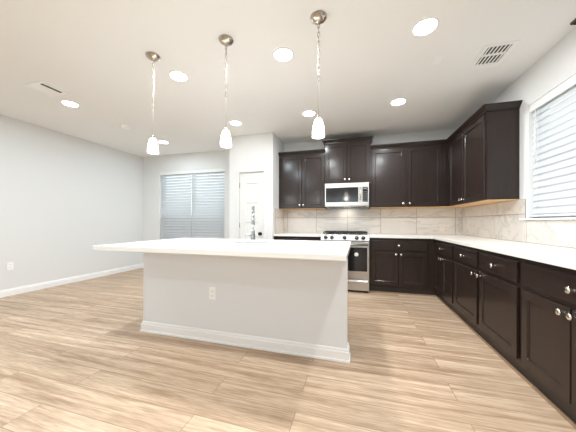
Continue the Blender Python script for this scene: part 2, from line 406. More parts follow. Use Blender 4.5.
# ------------------------------------------------------------------ tile backsplash (tiles, grout in the joints)
def tiles(name, spans, fn, label, g=0.006):
    """spans: (u0,u1,z0,z1) tiles; fn(u, depth, z) -> point"""
    bm = B()
    us0, us1 = min(s[0] for s in spans), max(s[1] for s in spans)
    for (a, b, c, d) in spans:
        box(bm, a, b, 0.0, 0.006, c, d, mi=1)
        box(bm, a + g / 2, b - g / 2, 0.0061, 0.0095, c + g / 2, d - g / 2, mi=0, bev=0.0008)
    for q in bm.verts: q.co = Vector(fn(*q.co))
    bmesh.ops.recalc_face_normals(bm, faces=bm.faces[:])
    struct(name, bm, [M['marble'], M['grout']], label)
rows = [(0.9145, 1.212), (1.212, 1.3715)]
ub = [XP2 + 0.0005, -1.36, -0.771, -0.183, 0.405, 0.994, 1.590, XR - 0.0005]
tiles('trim_2', [(a, b, c, d) for a, b in zip(ub[:-1], ub[1:]) for c, d in rows], lambda u, y, z: (u, YB - y, z), 'marble look tile backsplash behind the range')
ur = [RY1 + 0.045, 3.761, 4.37, YB - 0.0105]
sp = [(a, b, c, d) for a, b in zip(ur[:-1], ur[1:]) for c, d in rows]
ul = [1.20, 1.30, 1.912, 2.522, 3.133, RY1 + 0.045]
sp += [(a, b, 0.9145, 1.146) for a, b in zip(ul[:-1], ul[1:])]
tiles('trim_3', sp, lambda u, y, z: (XR - y, u, z), 'marble look tile backsplash on the right wall')
tiles('trim_4', [(4.215, YB - 0.0105, c, d) for c, d in rows], lambda u, y, z: (XP2 + y, u, z), 'marble look tile return beside the pantry')

# ------------------------------------------------------------------ windows
def window(name, w, h, fn, label, units=1, sill=False, screen=True, mid=None):
    """local u 0..w, z 0..h, depth d measured outward from the room face of the wall"""
    def mp(bm):
        for q in bm.verts: q.co = Vector(fn(*q.co))
        bmesh.ops.recalc_face_normals(bm, faces=bm.faces[:]); return bm
    mid = mid or h * 0.5
    bm = B(); f = 0.045
    d0, d1 = 0.095, 0.145
    box(bm, 0, w, d0, d1, 0, f); box(bm, 0, w, d0, d1, h - f, h); box(bm, 0, f, d0, d1, f, h - f); box(bm, w - f, w, d0, d1, f, h - f)
    uw = w / units
    for k in range(1, units): box(bm, uw * k - 0.045, uw * k + 0.045, d0 - 0.005, d1, f, h - f)
    root = obj(name, mp(bm), M['vinyl']); root['kind'] = 'structure'; root['label'] = label
    for k in range(units):
        a, b = uw * k + f, uw * (k + 1) - f
        bm = B(); box(bm, a, b, d0 + 0.01, d0 + 0.035, mid - 0.022, mid + 0.022)
        box(bm, a, b, d0 + 0.005, d0 + 0.03, f, f + 0.04); box(bm, a, a + 0.03, d0 + 0.005, d0 + 0.03, f, mid); box(bm, b - 0.03, b, d0 + 0.005, d0 + 0.03, f, mid)
        obj('window_sash', mp(bm), M['vinyl'], root)
        bm = B(); box(bm, a, b, d0 + 0.020, d0 + 0.024, f, h - f); obj('window_pane', mp(bm), M['pane'], root)
        if screen:
            bm = B(); box(bm, a, b, d0 + 0.040, d0 + 0.041, f, mid); obj('window_screen', mp(bm), M['screen'], root)
    if sill:
        bm = B(); box(bm, -0.10, w + 0.09, -0.032, 0.0, -0.018, 0.0, bev=0.004); box(bm, 0.0005, w - 0.0005, 0.0, d0, -0.018, 0.0)
        obj('window_sill', mp(bm), M['trim'], root)
    return root
window('window_1', WX1 - WX0, WZ1 - WZ0, lambda u, d, z: (WX0 + u, YN + d, WZ0 + z), 'wide double window of the nook', units=2, mid=1.263 - WZ0)
RZS = RZ0
window('window_2', RY1 - RY0, RZ1 - RZ0, lambda u, d, z: (XR + d, RY1 - u, RZ0 + z), 'kitchen window above the right counter', sill=True, screen=False)

window('fill_window', GX1 - GX0, GZ1 - GZ0, lambda u, d, z: (GX1 - u, YBACK - d, GZ0 + z), 'wide unseen glazed doors added behind the viewer for fill light', units=3, screen=False, mid=1.0)  # out of view, added to let daylight fill the room from behind

def blind(label, loc, rot, w, h, pitch, tilt, wand=True, over=1.18):
    """local x 0..w, front at y=0 facing -y, hangs down from z=0"""
    t = thing('window_blind', label, 'blind', loc, rot, None)
    one('valance', M['vinyl'], t, (0, w, 0, 0.014, -0.075, 0), bev=0.003)
    one('headrail', M['vinyl'], t, (0.004, w - 0.004, 0.015, 0.062, -0.05, -0.002))
    bm = B(); n = int((h - 0.11) / pitch); pitch = (h - 0.10) / n; sw = pitch * over
    ca, sa = math.cos(tilt), math.sin(tilt)
    for k in range(n):
        z = -0.062 - pitch * (k + 0.5); yc = 0.035
        pts = []
        for q in range(5):
            s = (q / 4 - .5) * sw; crown = 0.003 * (1 - (2 * s / sw) ** 2)
            pts.append((yc + s * ca - crown * sa, z + s * sa + crown * ca))
        top = [[bm.verts.new((x, y, zz + 0.0015)) for y, zz in pts] for x in (0.006, w - 0.006)]
        bot = [[bm.verts.new((x, y, zz - 0.0015)) for y, zz in pts] for x in (0.006, w - 0.006)]
        for q in range(4):
            bm.faces.new((top[0][q], top[1][q], top[1][q + 1], top[0][q + 1])); bm.faces.new((bot[0][q], bot[0][q + 1], bot[1][q + 1], bot[1][q]))
        for q in (0, 4): bm.faces.new((top[0][q], top[1][q], bot[1][q], bot[0][q]))
        for e in (0, 1): bm.faces.new(top[e] + list(reversed(bot[e])))
    bmesh.ops.recalc_face_normals(bm, faces=bm.faces[:])
    obj('slats', bm, M['slat'], t)
    zb = -0.062 - pitch * n
    one('bottom_rail', M['vinyl'], t, (0.006, w - 0.006, 0.018, 0.05, zb - 0.032, zb - 0.012), bev=0.002)
    for x in (0.12, w - 0.12):
        for y in (0.0035, 0.0665):
            bm = B(); tube(bm, [(x, y, -0.05), (x, y, zb - 0.02)], 0.0012, 5); obj('ladder_cord', bm, M['vinyl'], t)
    if wand:
        bm = B(); tube(bm, [(0.10, -0.006, -0.07), (0.10, -0.008, -0.60)], 0.004, 8); obj('tilt_wand', bm, M['vinyl'], t)
    return t
wu = (WX1 - WX0) / 2
blind('white window blind in the left half of the nook window', (WX0 + 0.002, YN + 0.002, WZ1 - 0.002), 0, wu - 0.003, WZ1 - WZ0 - 0.01, 0.0625, math.radians(56))
blind('white window blind in the right half of the nook window, beside the pantry', (WX0 + wu + 0.001, YN + 0.002, WZ1 - 0.002), 0, wu - 0.003, WZ1 - WZ0 - 0.01, 0.0625, math.radians(56), wand=False)
blind('white slatted blind over the window above the right counter', (XR + 0.002, RY1 - 0.002, RZ1 - 0.003), -PI / 2, RY1 - RY0 - 0.004, RZ1 - RZ0 - 0.012, 0.0625, math.radians(77), over=1.08)

# outside ground and fence seen through the panes
bm = B(); box(bm, -30, 30, YN + T + 0.01, 40, -0.4, -0.15); box(bm, XR + T + 0.01, 30, -20, YN + T, -0.4, -0.15); box(bm, -30, XR + T, -30, YBACK - T - 0.01, -0.4, -0.15)
struct('trim_9', bm, M['grass'], 'lawn outside the windows')

# ------------------------------------------------------------------ cabinets
def knob(parent, x, z):
    bm = B(); lathe(bm, [(0, 0), (0.010, 0), (0.008, -0.004), (0.0065, -0.019), (0.014, -0.0315), (0.0185, -0.027), (0.0185, -0.033), (0.014, -0.037), (0, -0.038)], 18, (x, 0, z), 'Y')
    obj('knob', bm, M['knob'], parent)
def door_part(t, x0, x1, z0, z1, kx, kz):
    s = 0.058
    bm = B(); panel_face(bm, x1 - x0, z1 - z0, 0.019, [(s, x1 - x0 - s, s, z1 - z0 - s)], 0.009)
    for q in bm.verts: q.co += Vector((x0, 0, z0))
    d = obj('door', bm, M['espresso'], t); knob(d, kx, kz); return d
def drawer_part(t, x0, x1, z0, z1):
    bm = B(); box(bm, x0, x1, 0, 0.019, z0, z1, bev=0.003)
    d = obj('drawer', bm, M['espresso_h'], t); knob(d, (x0 + x1) / 2, (z0 + z1) / 2); return d
ZD = (0.135, 0.652); ZDR = (0.684, 0.836)
def base_cabinet(label, loc, rot, w, depth, doors, drawers, x_ext=0.0, kick_l=0.0, kick_r=0.0):
    t = thing('base_cabinet', label, 'cabinet', loc, rot, 'dark base cabinets under the white counter')
    one('body', M['espresso'], t, (0, w + x_ext, 0.0195, depth, 0.095, 0.8755))
    one('toe_kick', M['kick'], t, (kick_l, w + kick_r, 0.045, 0.10, 0, 0.0945))
    bm = B(); box(bm, kick_l, w + kick_r, 0.030, 0.045, 0, 0.019, bev=0.005); o = obj('shoe_molding', bm, M['shoe'], t); o['label'] = 'brown wood shoe molding'
    for (a, b) in drawers: drawer_part(t, a, b, *ZDR)
    for (a, b, side) in doors: door_part(t, a, b, *ZD, a + 0.032 if side == 'l' else b - 0.032, 0.622)
    return t
FY = 4.148     # front plane of the back run
FX = 1.11      # front plane of the right run
dep = YB - FY - 0.0005
base_cabinet('dark base cabinet left of the range, mostly hidden behind the island', (XP2 + 0.0005, FY, 0), 0, 0.852, dep, [(0.03, 0.42, 'r'), (0.436, 0.826, 'l')], [(0.03, 0.826)])
base_cabinet('dark two-door base cabinet with one drawer between the range and the corner', (0.186, FY, 0), 0, FX - 0.186 + 0.019, dep, [(0.028, 0.421, 'r'), (0.433, 0.83, 'l')], [(0.028, 0.83)], kick_r=0.025)
depr = XR - FX - 0.0005
def right_cab(label, y0, y1, doors, drawers, kl=0.0):
    base_cabinet(label, (FX, y0, 0), -PI / 2, y0 - y1 - 0.0005, depr, doors, drawers, kick_l=kl)
right_cab('dark base cabinet in the right run nearest the corner, with two narrow doors', 4.166, 3.41, [(0.014, 0.362, 'r'), (0.374, 0.731, 'l')], [(0.014, 0.731)], kl=-0.02)
right_cab('dark single-door base cabinet in the right run, door knob at its right edge', 3.41, 2.765, [(0.025, 0.620, 'r')], [(0.025, 0.620)])
right_cab('dark single-door base cabinet in the right run, door knob at its left edge', 2.765, 2.14, [(0.025, 0.597, 'l')], [(0.025, 0.597)])
right_cab('dark wide base cabinet nearest the viewer at the right edge', 2.14, 1.20, [(0.028, 0.438, 'r'), (0.448, 0.912, 'l')], [(0.028, 0.912)])

def crown(bm, x0, x1, yf, yb, zb, prof, le, re):
    """prof: (out, dz); le / re: left / right end exposed"""
    loops = []
    for o, dz in prof:
        l = x0 - (o if le else 0); r = x1 + (o if re else 0)
        loops.append([bm.verts.new(p) for p in ((l, yb, zb + dz), (l, yf - o, zb + dz), (r, yf - o, zb + dz), (r, yb, zb + dz))])
    fs = []
    for A, Bv in zip(loops[:-1], loops[1:]):
        for k in range(4): fs.append(bm.faces.new((A[k], A[(k + 1) % 4], Bv[(k + 1) % 4], Bv[k])))
    fs.append(bm.faces.new(loops[0])); fs.append(bm.faces.new(loops[-1]))
    bmesh.ops.recalc_face_normals(bm, faces=fs)
CROWN = [(0.0, -0.004), (0.010, -0.004), (0.012, 0.012), (0.022, 0.020), (0.042, 0.042), (0.050, 0.048), (0.052, 0.062), (0.0, 0.062)]
def upper_cabinet(label, loc, rot, w, depth, z0, z1, doors, le=False, re=False, kz=None, body_ext=0.0, crown_w=None):
    t = thing('upper_cabinet', label, 'cabinet', loc, rot, 'dark upper cabinets with crown molding')
    h = z1 - z0
    one('body', M['espresso'], t, (0, w + body_ext, 0.0195, depth, 0.006, h))
    one('underside', M['maple'], t, (0.001, w + body_ext - 0.001, 0.021, depth, 0.0, 0.0058))['label'] = 'pale natural wood underside'
    bm = B(); crown(bm, 0, w, 0.0195, depth, h, CROWN, le, re); obj('crown_molding', bm, M['espresso_h'], t)
    for (a, b, side) in doors:
        door_part(t, a, b, 0.012, h - 0.022, a + 0.030 if side == 'l' else b - 0.030, 0.065)
    return t
UY = 4.436; UX = 1.376
ud = YB - UY - 0.0005
ZU = 1.3725
upper_cabinet('dark two-door upper cabinet left of the microwave beside the pantry wall', (XP2 + 0.0005, UY, ZU), 0, 0.874, ud, ZU, 2.372, [(0.045, 0.444, 'r'), (0.452, 0.862, 'l')])
upper_cabinet('dark two-door upper cabinet set higher, right above the microwave', (-0.566, UY, 1.806), 0, 0.774, ud, 1.806, 2.534, [(0.012, 0.383, 'r'), (0.391, 0.762, 'l')], le=True, re=True)
upper_cabinet('dark two-door upper cabinet right of the microwave reaching into the corner', (0.2085, UY, ZU), 0, UX + 0.0195 - 0.2085, ud, ZU, 2.372, [(0.022, 0.547, 'r'), (0.583, 1.082, 'l')], body_ext=XR - UX - 0.02)
upper_cabinet('dark two-door upper cabinet on the right wall beside the window', (UX, UY + 0.019, ZU), -PI / 2, UY + 0.019 - 3.266, XR - UX - 0.0005, ZU, 2.372, [(0.075, 0.578, 'r'), (0.590, 1.172, 'l')], re=True)
upper_cabinet('dark upper cabinet nearest the viewer, only its crown tip showing at the top right edge', (UX, 2.012, ZU), -PI / 2, 0.80, XR - UX - 0.0005, ZU, 2.372, [(0.018, 0.396, 'r'), (0.404, 0.782, 'l')], le=True)

# ------------------------------------------------------------------ counters
bm = B(); XC = 1.0815; YC = 4.132
grid_solid(bm, [0.1845, XC, XR - 0.0005], [1.20, YC, YB - 0.0005], {(0, 0)}, 0.876, 0.914, bev=0.003)
o = obj('kitchen_worktop', bm, M['quartz']); tag(o, 'white L-shaped quartz worktop along the right wall and corner', 'worktop')
bm = B(); box(bm, XP2 + 0.0005, -0.589, YC, YB - 0.0005, 0.876, 0.914, bev=0.003)
o = obj('kitchen_worktop', bm, M['quartz']); tag(o, 'short white worktop left of the range, behind the island', 'worktop')

# ------------------------------------------------------------------ island
IX0, IX1, IYF, IYB = -2.124, -0.0795, 2.036, 2.735
t = thing('kitchen_island', 'pale grey painted kitchen island with white baseboard in the middle of the floor', 'island', ((IX0 + IX1) / 2, (IYF + IYB) / 2, 0))
ox, oy = (IX0 + IX1) / 2, (IYF + IYB) / 2
def LB(x0, x1, y0, y1, z0, z1): return (x0 - ox, x1 - ox, y0 - oy, y1 - oy, z0, z1)
SX0, SX1, SY0, SY1 = -1.245, -0.62, 2.20, 2.475
bm = B(); box(bm, *LB(IX0, IX1, IYF, IYF + 0.115, 0, 0.873)); box(bm, *LB(IX0, IX0 + 0.1, IYF + 0.115, IYB - 0.14, 0, 0.873))
o = obj('knee_wall', bm, M['island'], t)
bm = B()
X0, X1 = IX0 + 0.1005, IX1 - 0.024
Yc0, Yc1 = IYF + 0.1155, IYB - 0.02
box(bm, *LB(X0, X1, Yc0, Yc0 + 0.012, 0.1, 0.873)); box(bm, *LB(X0, X1, Yc1 - 0.018, Yc1, 0.1, 0.873))
box(bm, *LB(X0, X0 + 0.018, Yc0 + 0.012, Yc1 - 0.018, 0.1, 0.873)); box(bm, *LB(X1 - 0.018, X1, Yc0 + 0.012, Yc1 - 0.018, 0.1, 0.873)); box(bm, *LB(X0 + 0.018, X1 - 0.018, Yc0 + 0.012, Yc1 - 0.018, 0.1, 0.118))
o = obj('body', bm, M['espresso'], t); o['label'] = 'dark cabinet side facing the range'
one('toe_kick', M['kick'], t, LB(X0, X1 - 0.02, Yc1 - 0.09, Yc1 - 0.075, 0, 0.1))
# doors on the range side
nd = 4; wd = (X1 - X0 - 0.04) / nd
for k in range(nd):
    bm = B(); panel_face(bm, wd - 0.02, 0.70, 0.019, [(0.055, wd - 0.075, 0.055, 0.645)], 0.009)
    for q in bm.verts: q.co = Vector((-q.co.x + (X1 - 0.03 - k * wd) - ox, -q.co.y + Yc1 + 0.0195 - oy, q.co.z + 0.14))
    bmesh.ops.recalc_face_normals(bm, faces=bm.faces[:])
    d = obj('door', bm, M['espresso'], t)
    bm = B(); lathe(bm, [(0, 0), (0.008, 0), (0.0055, 0.014), (0.0155, 0.022), (0.0155, 0.027), (0, 0.031)], 16, ((X1 - 0.03 - k * wd - (wd - 0.055 if k % 2 == 0 else 0.035)) - ox, Yc1 + 0.0195 - oy, 0.79), 'Y'); obj('knob', bm, M['knob'], d)
# baseboard wraps front and both ends, with a stepped cap
bm = B()
prof = [(0.0, 0), (0.024, 0), (0.024, 0.014), (0.016, 0.020), (0.016, 0.075), (0.011, 0.082), (0.011, 0.094), (0.004, 0.104), (0.0, 0.104)]
loops = []
for o_, z_ in prof:
    pts = [(IX0 - o_, IYB - 0.14), (IX0 - o_, IYF - o_), (IX1 + o_, IYF - o_), (IX1 + o_, IYF + 0.115)]
    loops.append([bm.verts.new((px - ox, py - oy, z_)) for px, py in pts])
for A, Bv in zip(loops[:-1], loops[1:]):
    for k in range(3): bm.faces.new((A[k], A[k + 1], Bv[k + 1], Bv[k]))
for k in (0, 3): bm.faces.new([l[k] for l in loops])
bmesh.ops.recalc_face_normals(bm, faces=bm.faces[:])
obj('baseboard', bm, M['trim'], t)['label'] = 'white stepped baseboard'

TX0, TX1, TY0, TY1 = -2.2325, -0.066, 1.606, 2.765
bm = B(); grid_solid(bm, [TX0, SX0, SX1, TX1], [TY0, SY0, SY1, TY1], {(1, 1)}, 0.874, 0.914, bev=0.003)
o = obj('island_worktop', bm, M['quartz']); tag(o, 'large white quartz worktop overhanging the island', 'worktop')
# sink below the cutout
t = thing('kitchen_sink', 'stainless undermount sink set into the island worktop', 'sink', ((SX0 + SX1) / 2, (SY0 + SY1) / 2, 0.874))
hw, hd = (SX1 - SX0) / 2 + 0.006, (SY1 - SY0) / 2 + 0.006
bm = B(); dz = -0.20
V = lambda x, y, z: bm.verts.new((x, y, z))
o4 = [V(-hw, -hd, -0.001), V(hw, -hd, -0.001), V(hw, hd, -0.001), V(-hw, hd, -0.001)]
i4 = [V(-hw + .02, -hd + .02, dz), V(hw - .02, -hd + .02, dz), V(hw - .02, hd - .02, dz), V(-hw + .02, hd - .02, dz)]
for k in range(4): bm.faces.new((o4[k], o4[(k + 1) % 4], i4[(k + 1) % 4], i4[k]))
bm.faces.new(i4); bmesh.ops.recalc_face_normals(bm, faces=bm.faces[:])
bmesh.ops.solidify(bm, geom=bm.faces[:], thickness=0.0015)
obj('basin', bm, M['steel'], t)
bm = B(); lathe(bm, [(0, 0.002), (0.03, 0.002), (0.045, 0.004), (0.045, 0)], 20, (0, 0, dz + 0.001)); obj('drain', bm, M['chrome'], t)
# faucet
t = thing('kitchen_faucet', 'tall chrome spring-neck faucet standing behind the island sink', 'faucet', (-1.158, 2.615, 0.914), 0.417)
bm = B(); lathe(bm, [(0, 0), (0.030, 0), (0.030, 0.012), (0.026, 0.02), (0.026, 0.06), (0.021, 0.07), (0.021, 0.10), (0.016, 0.115), (0, 0.115)], 22); obj('base', bm, M['chrome'], t)
path = [(0, 0, 0.11)] + [(0, 0, 0.11 + 0.19 * k / 6) for k in range(1, 7)]
R = 0.085
for k in range(1, 15):
    a = PI * k / 14; path.append((0, -R + R * math.cos(a), 0.30 + R * math.sin(a)))
path.append((0, -2 * R, 0.29))
bm = B(); tube(bm, path, 0.0085, 10); obj('neck', bm, M['chrome'], t)
# spring coil around the neck
bm = B(); pv = [Vector(p) for p in path]; seglen = [0]
for a, b in zip(pv[:-1], pv[1:]): seglen.append(seglen[-1] + (b - a).length)
def along(s):
    for k in range(len(pv) - 1):
        if s <= seglen[k + 1]:
            u = (s - seglen[k]) / max(1e-9, seglen[k + 1] - seglen[k]); return pv[k].lerp(pv[k + 1], u), (pv[k + 1] - pv[k]).normalized()
    return pv[-1], (pv[-1] - pv[-2]).normalized()
coil = []; turns = 42; steps = turns * 10
for k in range(steps + 1):
    p, d = along(seglen[-1] * (0.05 + 0.93 * k / steps)); a = Vector((1, 0, 0)); b = d.cross(a); an = 2 * PI * k / 10
    coil.append(p + (a * math.cos(an) + b * math.sin(an)) * 0.0145)
tube(bm, coil, 0.0028, 5); obj('spring', bm, M['chrome'], t)
bm = B(); lathe(bm, [(0, 0.30), (0.013, 0.30), (0.016, 0.27), (0.017, 0.20), (0.022, 0.185), (0.022, 0.17), (0, 0.168)], 18, (0, -2 * R, 0)); obj('spray_head', bm, M['chrome'], t)
bm = B(); tube(bm, [(0, 0, 0.235), (0, -0.08, 0.235), (0, -2 * R + 0.02, 0.235)], 0.006, 8); lathe(bm, [(0.019, -0.008), (0.024, -0.008), (0.024, 0.008), (0.019, 0.008), (0.019, -0.008)], 18, (0, -2 * R, 0.235)); obj('docking_arm', bm, M['chrome'], t)
bm = B(); tube(bm, [(-0.02, 0, 0.055), (-0.06, 0, 0.056), (-0.088, 0, 0.054), (-0.098, 0, 0.045), (-0.100, 0, 0.028)], [0.009, 0.008, 0.007, 0.007, 0.006], 10); obj('lever', bm, M['chrome'], t)
bm = B(); tube(bm, [(0.02, 0, 0.062), (0.045, 0, 0.064)], 0.006, 8); obj('side_valve', bm, M['chrome'], t)

# ------------------------------------------------------------------ range
t = thing('gas_range', 'stainless slide-in gas range with black oven window', 'range', (-0.2025, 4.06, 0))
W2 = 0.381
bd = YB - 4.06 - 0.012
one('body', M['steel'], t, (-W2, W2, 0.04, bd, 0.03, 0.90))
one('base_plinth', M['black'], t, (-W2 + 0.01, W2 - 0.01, 0.06, bd - 0.02, 0, 0.03))
one('cooktop', M['steel'], t, (-W2, W2, 0.03, bd, 0.90, 0.922), bev=0.004)
one('cooktop_well', M['black'], t, (-W2 + 0.035, W2 - 0.035, 0.10, bd - 0.05, 0.9221, 0.926))
for gx in (-0.24, 0.0, 0.24):
    bm = B(); y0, y1 = 0.11, bd - 0.06; hw_ = 0.113; zt = 0.963
    for x in (gx - hw_, gx + hw_): box(bm, x - 0.006, x + 0.006, y0, y1, zt - 0.016, zt)
    for y in (y0, (y0 + y1) / 2 - 0.006, y1 - 0.012): box(bm, gx - hw_, gx + hw_, y, y + 0.012, zt - 0.016, zt)
    for k in range(3): box(bm, gx - 0.07 + 0.07 * k - 0.005, gx - 0.07 + 0.07 * k + 0.005, y0, y1, zt - 0.014, zt)
    for x in (gx - hw_ + 0.006, gx + hw_ - 0.006):
        for y in (y0 + 0.006, y1 - 0.006): box(bm, x - 0.006, x + 0.006, y - 0.006, y + 0.006, 0.9262, zt - 0.01)
    obj('grate', bm, M['castiron'], t)
for bx, by in ((-0.24, 0.22), (-0.24, 0.47), (0, 0.34), (0.24, 0.22), (0.24, 0.47)):
    bm = B(); lathe(bm, [(0.045, 0.9262), (0.045, 0.936), (0.03, 0.938), (0.03, 0.944), (0, 0.945)], 18, (bx, by, 0)); obj('burner', bm, M['black'], t)
# sloped control panel
bm = B()
pr = [(0.04, 0.815), (-0.012, 0.815), (-0.012, 0.835), (0.022, 0.915), (0.04, 0.915)]
A = [bm.verts.new((-W2, y, z)) for y, z in pr]; Bv = [bm.verts.new((W2, y, z)) for y, z in pr]
for k in range(5): bm.faces.new((A[k], A[(k + 1) % 5], Bv[(k + 1) % 5], Bv[k]))
bm.faces.new(A); bm.faces.new(Bv); bmesh.ops.recalc_face_normals(bm, faces=bm.faces[:])
cp = obj('control_panel', bm, M['steel_panel'], t)
nrm = Vector((0, -0.080, 0.034)).normalized()
for kx in (-0.30, -0.20, 0.0, 0.19, 0.29):
    bm = B(); lathe(bm, [(0, 0.036), (0.022, 0.036), (0.025, 0.030), (0.026, 0.006), (0.031, 0.004), (0.031, 0)], 18)
    rot = Vector((0, 0, 1)).rotation_difference(nrm).to_matrix()
    for q in bm.verts: q.co = rot @ q.co + Vector((kx, 0.004, 0.874))
    obj('control_knob', bm, M['steel_dark'], cp)
one('oven_door', M['steel'], t, (-W2 + 0.004, W2 - 0.004, -0.002, 0.0395, 0.228, 0.808), bev=0.004)
od = [c for c in t.children if c.name.startswith('oven_door')][0]
one('oven_window', M['blackglass'], od, (-W2 + 0.03, W2 - 0.03, -0.005, -0.0021, 0.345, 0.722), bev=0.001)
bm = B(); tube(bm, [(-W2 + 0.02, -0.045, 0.765), (W2 - 0.02, -0.045, 0.765)], 0.013, 12)
for x in (-W2 + 0.06, W2 - 0.06): tube(bm, [(x, -0.0015, 0.765), (x, -0.045, 0.765)], 0.009, 10)
obj('handle', bm, M['steel'], od)
bm = B(); lathe(bm, [(0, -0.0064), (0.031, -0.0064), (0.031, -0.0052), (0, -0.0052)], 28, (0.186, 0, 0.612), 'Y', smooth=False); st = obj('sticker', bm, M['sticker'], od); st['label'] = 'round white sticker on the oven glass'
one('storage_drawer', M['steel'], t, (-W2 + 0.004, W2 - 0.004, -0.002, 0.0395, 0.045, 0.212), bev=0.004)
dr = [c for c in t.children if c.name.startswith('storage_drawer')][0]
bm = B()
for k in range(12):   # curved pull lip
    x0 = -W2 + 0.03 + (2 * W2 - 0.06) * k / 12; x1 = x0 + (2 * W2 - 0.06) / 12
    c0 = 1 - ((k / 12 - .5) * 2) ** 2; c1 = 1 - (((k + 1) / 12 - .5) * 2) ** 2
    v = [bm.verts.new(p) for p in ((x0, -0.0025, 0.20), (x1, -0.0025, 0.20), (x1, -0.012 - 0.012 * c1, 0.185), (x0, -0.012 - 0.012 * c0, 0.185), (x0, -0.0025, 0.165 - 0.012 * c0), (x1, -0.0025, 0.165 - 0.012 * c1))]
    bm.faces.new((v[0], v[1], v[2], v[3])); bm.faces.new((v[3], v[2], v[5], v[4])); bm.faces.new((v[0], v[4], v[5], v[1]))
    if k == 0: bm.faces.new((v[0], v[3], v[4]))
    if k == 11: bm.faces.new((v[1], v[5], v[2]))
bmesh.ops.recalc_face_normals(bm, faces=bm.faces[:])
obj('handle', bm, M['steel'], dr)

# ------------------------------------------------------------------ microwave
t = thing('microwave', 'stainless over-the-range microwave under the raised upper cabinet', 'microwave', (-0.186, 4.362, 1.398))
w2 = 0.3715; H_ = 0.4065
one('body', M['steel'], t, (-w2, w2, 0.022, YB - 4.362 - 0.0105, 0.0, H_))
one('door', M['steel'], t, (-w2, w2, 0, 0.0215, 0.012, H_ - 0.012), bev=0.004)
md = [c for c in t.children if c.name.startswith('door')][0]
one('window', M['greyglass'], md, (-w2 + 0.035, 0.178, -0.003, -0.0001, 0.088, 0.312), bev=0.001)
one('window_border', M['blackglass'], md, (-w2 + 0.018, 0.196, -0.0015, -0.00005, 0.074, 0.326))
bm = B(); tube(bm, [(0.232, -0.038, 0.095), (0.232, -0.038, 0.318)], 0.012, 12)
for z in (0.11, 0.298): tube(bm, [(0.232, 0.0005, z), (0.232, -0.038, z)], 0.008, 8)
obj('handle', bm, M['knob'], md)
one('control_panel', M['blackglass'], t, (0.266, 0.352, -0.0025, 0.0, 0.074, 0.326))
cp = [c for c in t.children if c.name.startswith('control_panel')][0]
one('display', mat('clock display', (0.20, 0.21, 0.21), 0.2, noise=((4, 4, 4), 0.05)), cp, (0.278, 0.340, -0.0032, -0.0026, 0.284, 0.314))
bm = B()
for r_ in range(5):
    for c_ in range(3): box(bm, 0.277 + c_ * 0.022, 0.293 + c_ * 0.022, -0.0032, -0.0026, 0.088 + r_ * 0.036, 0.108 + r_ * 0.036)
obj('keypad', bm, mat('keypad print', (0.11, 0.11, 0.115), 0.4, noise=((4, 4, 4), 0.05)), cp)
bm = B()
for k in range(14): box(bm, -0.30 + k * 0.045, -0.27 + k * 0.045, 0.024, 0.15, -0.010, -0.0002)
obj('vent_grille', bm, M['black'], t)

one('cooktop_lamp', mat('hood lamp lens', (0.9, 0.9, 0.88), 0.4, emit=((1, 0.93, 0.82), 2.0), noise=((4, 4, 4), 0.01)), t, (-0.05, 0.05, 0.20, 0.24, -0.003, -0.0001))
ld = bpy.data.lights.new('cooktop_glow', 'AREA'); ld.size = 0.10; ld.energy = 0.8; ld.color = (1, 0.93, 0.82)
lo = bpy.data.objects.new('cooktop_glow', ld); COL.objects.link(lo); lo.parent = t; lo.location = (0, 0.22, -0.008)

# ------------------------------------------------------------------ pendants
PROOT = None
def pendant(label, loc):
    t = thing('pendant_light', label, 'pendant light', loc, 0, 'pendant lights over the island')
    bm = B(); lathe(bm, [(0, 0), (0.064, 0), (0.064, -0.006), (0.058, -0.016), (0.040, -0.030), (0.018, -0.038), (0.008, -0.040), (0.008, -0.048), (0, -0.048)], 32); obj('canopy', bm, M['nickel'], t)
    bm = B(); z = -0.044; k = 0; ll = 0.044
    while z > -0.470:
        pts = []
        for q in range(14):
            a = 2 * PI * q / 14; dx = 0.0095 * math.cos(a); dz_ = ll / 2 * math.sin(a)
            pts.append((dx, 0, z - ll / 2 + dz_) if k % 2 == 0 else (0, dx, z - ll / 2 + dz_))
        tube(bm, pts, 0.0027, 6, closed=True); z -= ll * 0.78; k += 1
    obj('chain', bm, M['nickel'], t)
    bm = B(); tube(bm, [(0.003, 0.002, -0.045), (-0.004, 0.003, -0.15), (0.004, -0.003, -0.26), (-0.004, 0.002, -0.37), (0, 0, -0.46), (0, 0, -0.76)], 0.0022, 6); obj('cord', bm, M['cord'], t)
    bm = B(); lathe(bm, [(0, -0.762), (0.008, -0.762), (0.012, -0.769), (0.0180, -0.782), (0.0180, -0.797), (0, -0.797)], 20); obj('socket_cap', bm, M['nickel'], t)
    bm = B(); lathe(bm, [(0.020, -0.788), (0.028, -0.798), (0.036, -0.822), (0.043, -0.855), (0.0475, -0.892), (0.0485, -0.924), (0.046, -0.928), (0.0448, -0.892), (0.040, -0.855), (0.033, -0.822), (0.025, -0.801), (0.019, -0.791)], 32); obj('glass_shade', bm, M['shade'], t)
    bm = B(); lathe(bm, [(0, -0.796), (0.010, -0.80), (0.013, -0.82), (0.022, -0.85), (0.024, -0.868), (0.018, -0.885), (0, -0.892)], 18); obj('bulb', bm, M['bulb'], t)
    ld = bpy.data.lights.new('pendant_glow', 'POINT'); ld.energy = PENDANT_POWER; ld.color = (1, 0.96, 0.90); ld.shadow_soft_size = 0.045
    lo = bpy.data.objects.new('pendant_glow', ld); COL.objects.link(lo); lo.parent = t; lo.location = (0, 0, -0.945)
    return t
PX = [(-1.887, 1.915), (-1.105, 1.915), (-0.293, 1.897)]
p0 = pendant('frosted glass pendant light on a nickel chain, leftmost of the three over the island', (PX[0][0], PX[0][1], C))
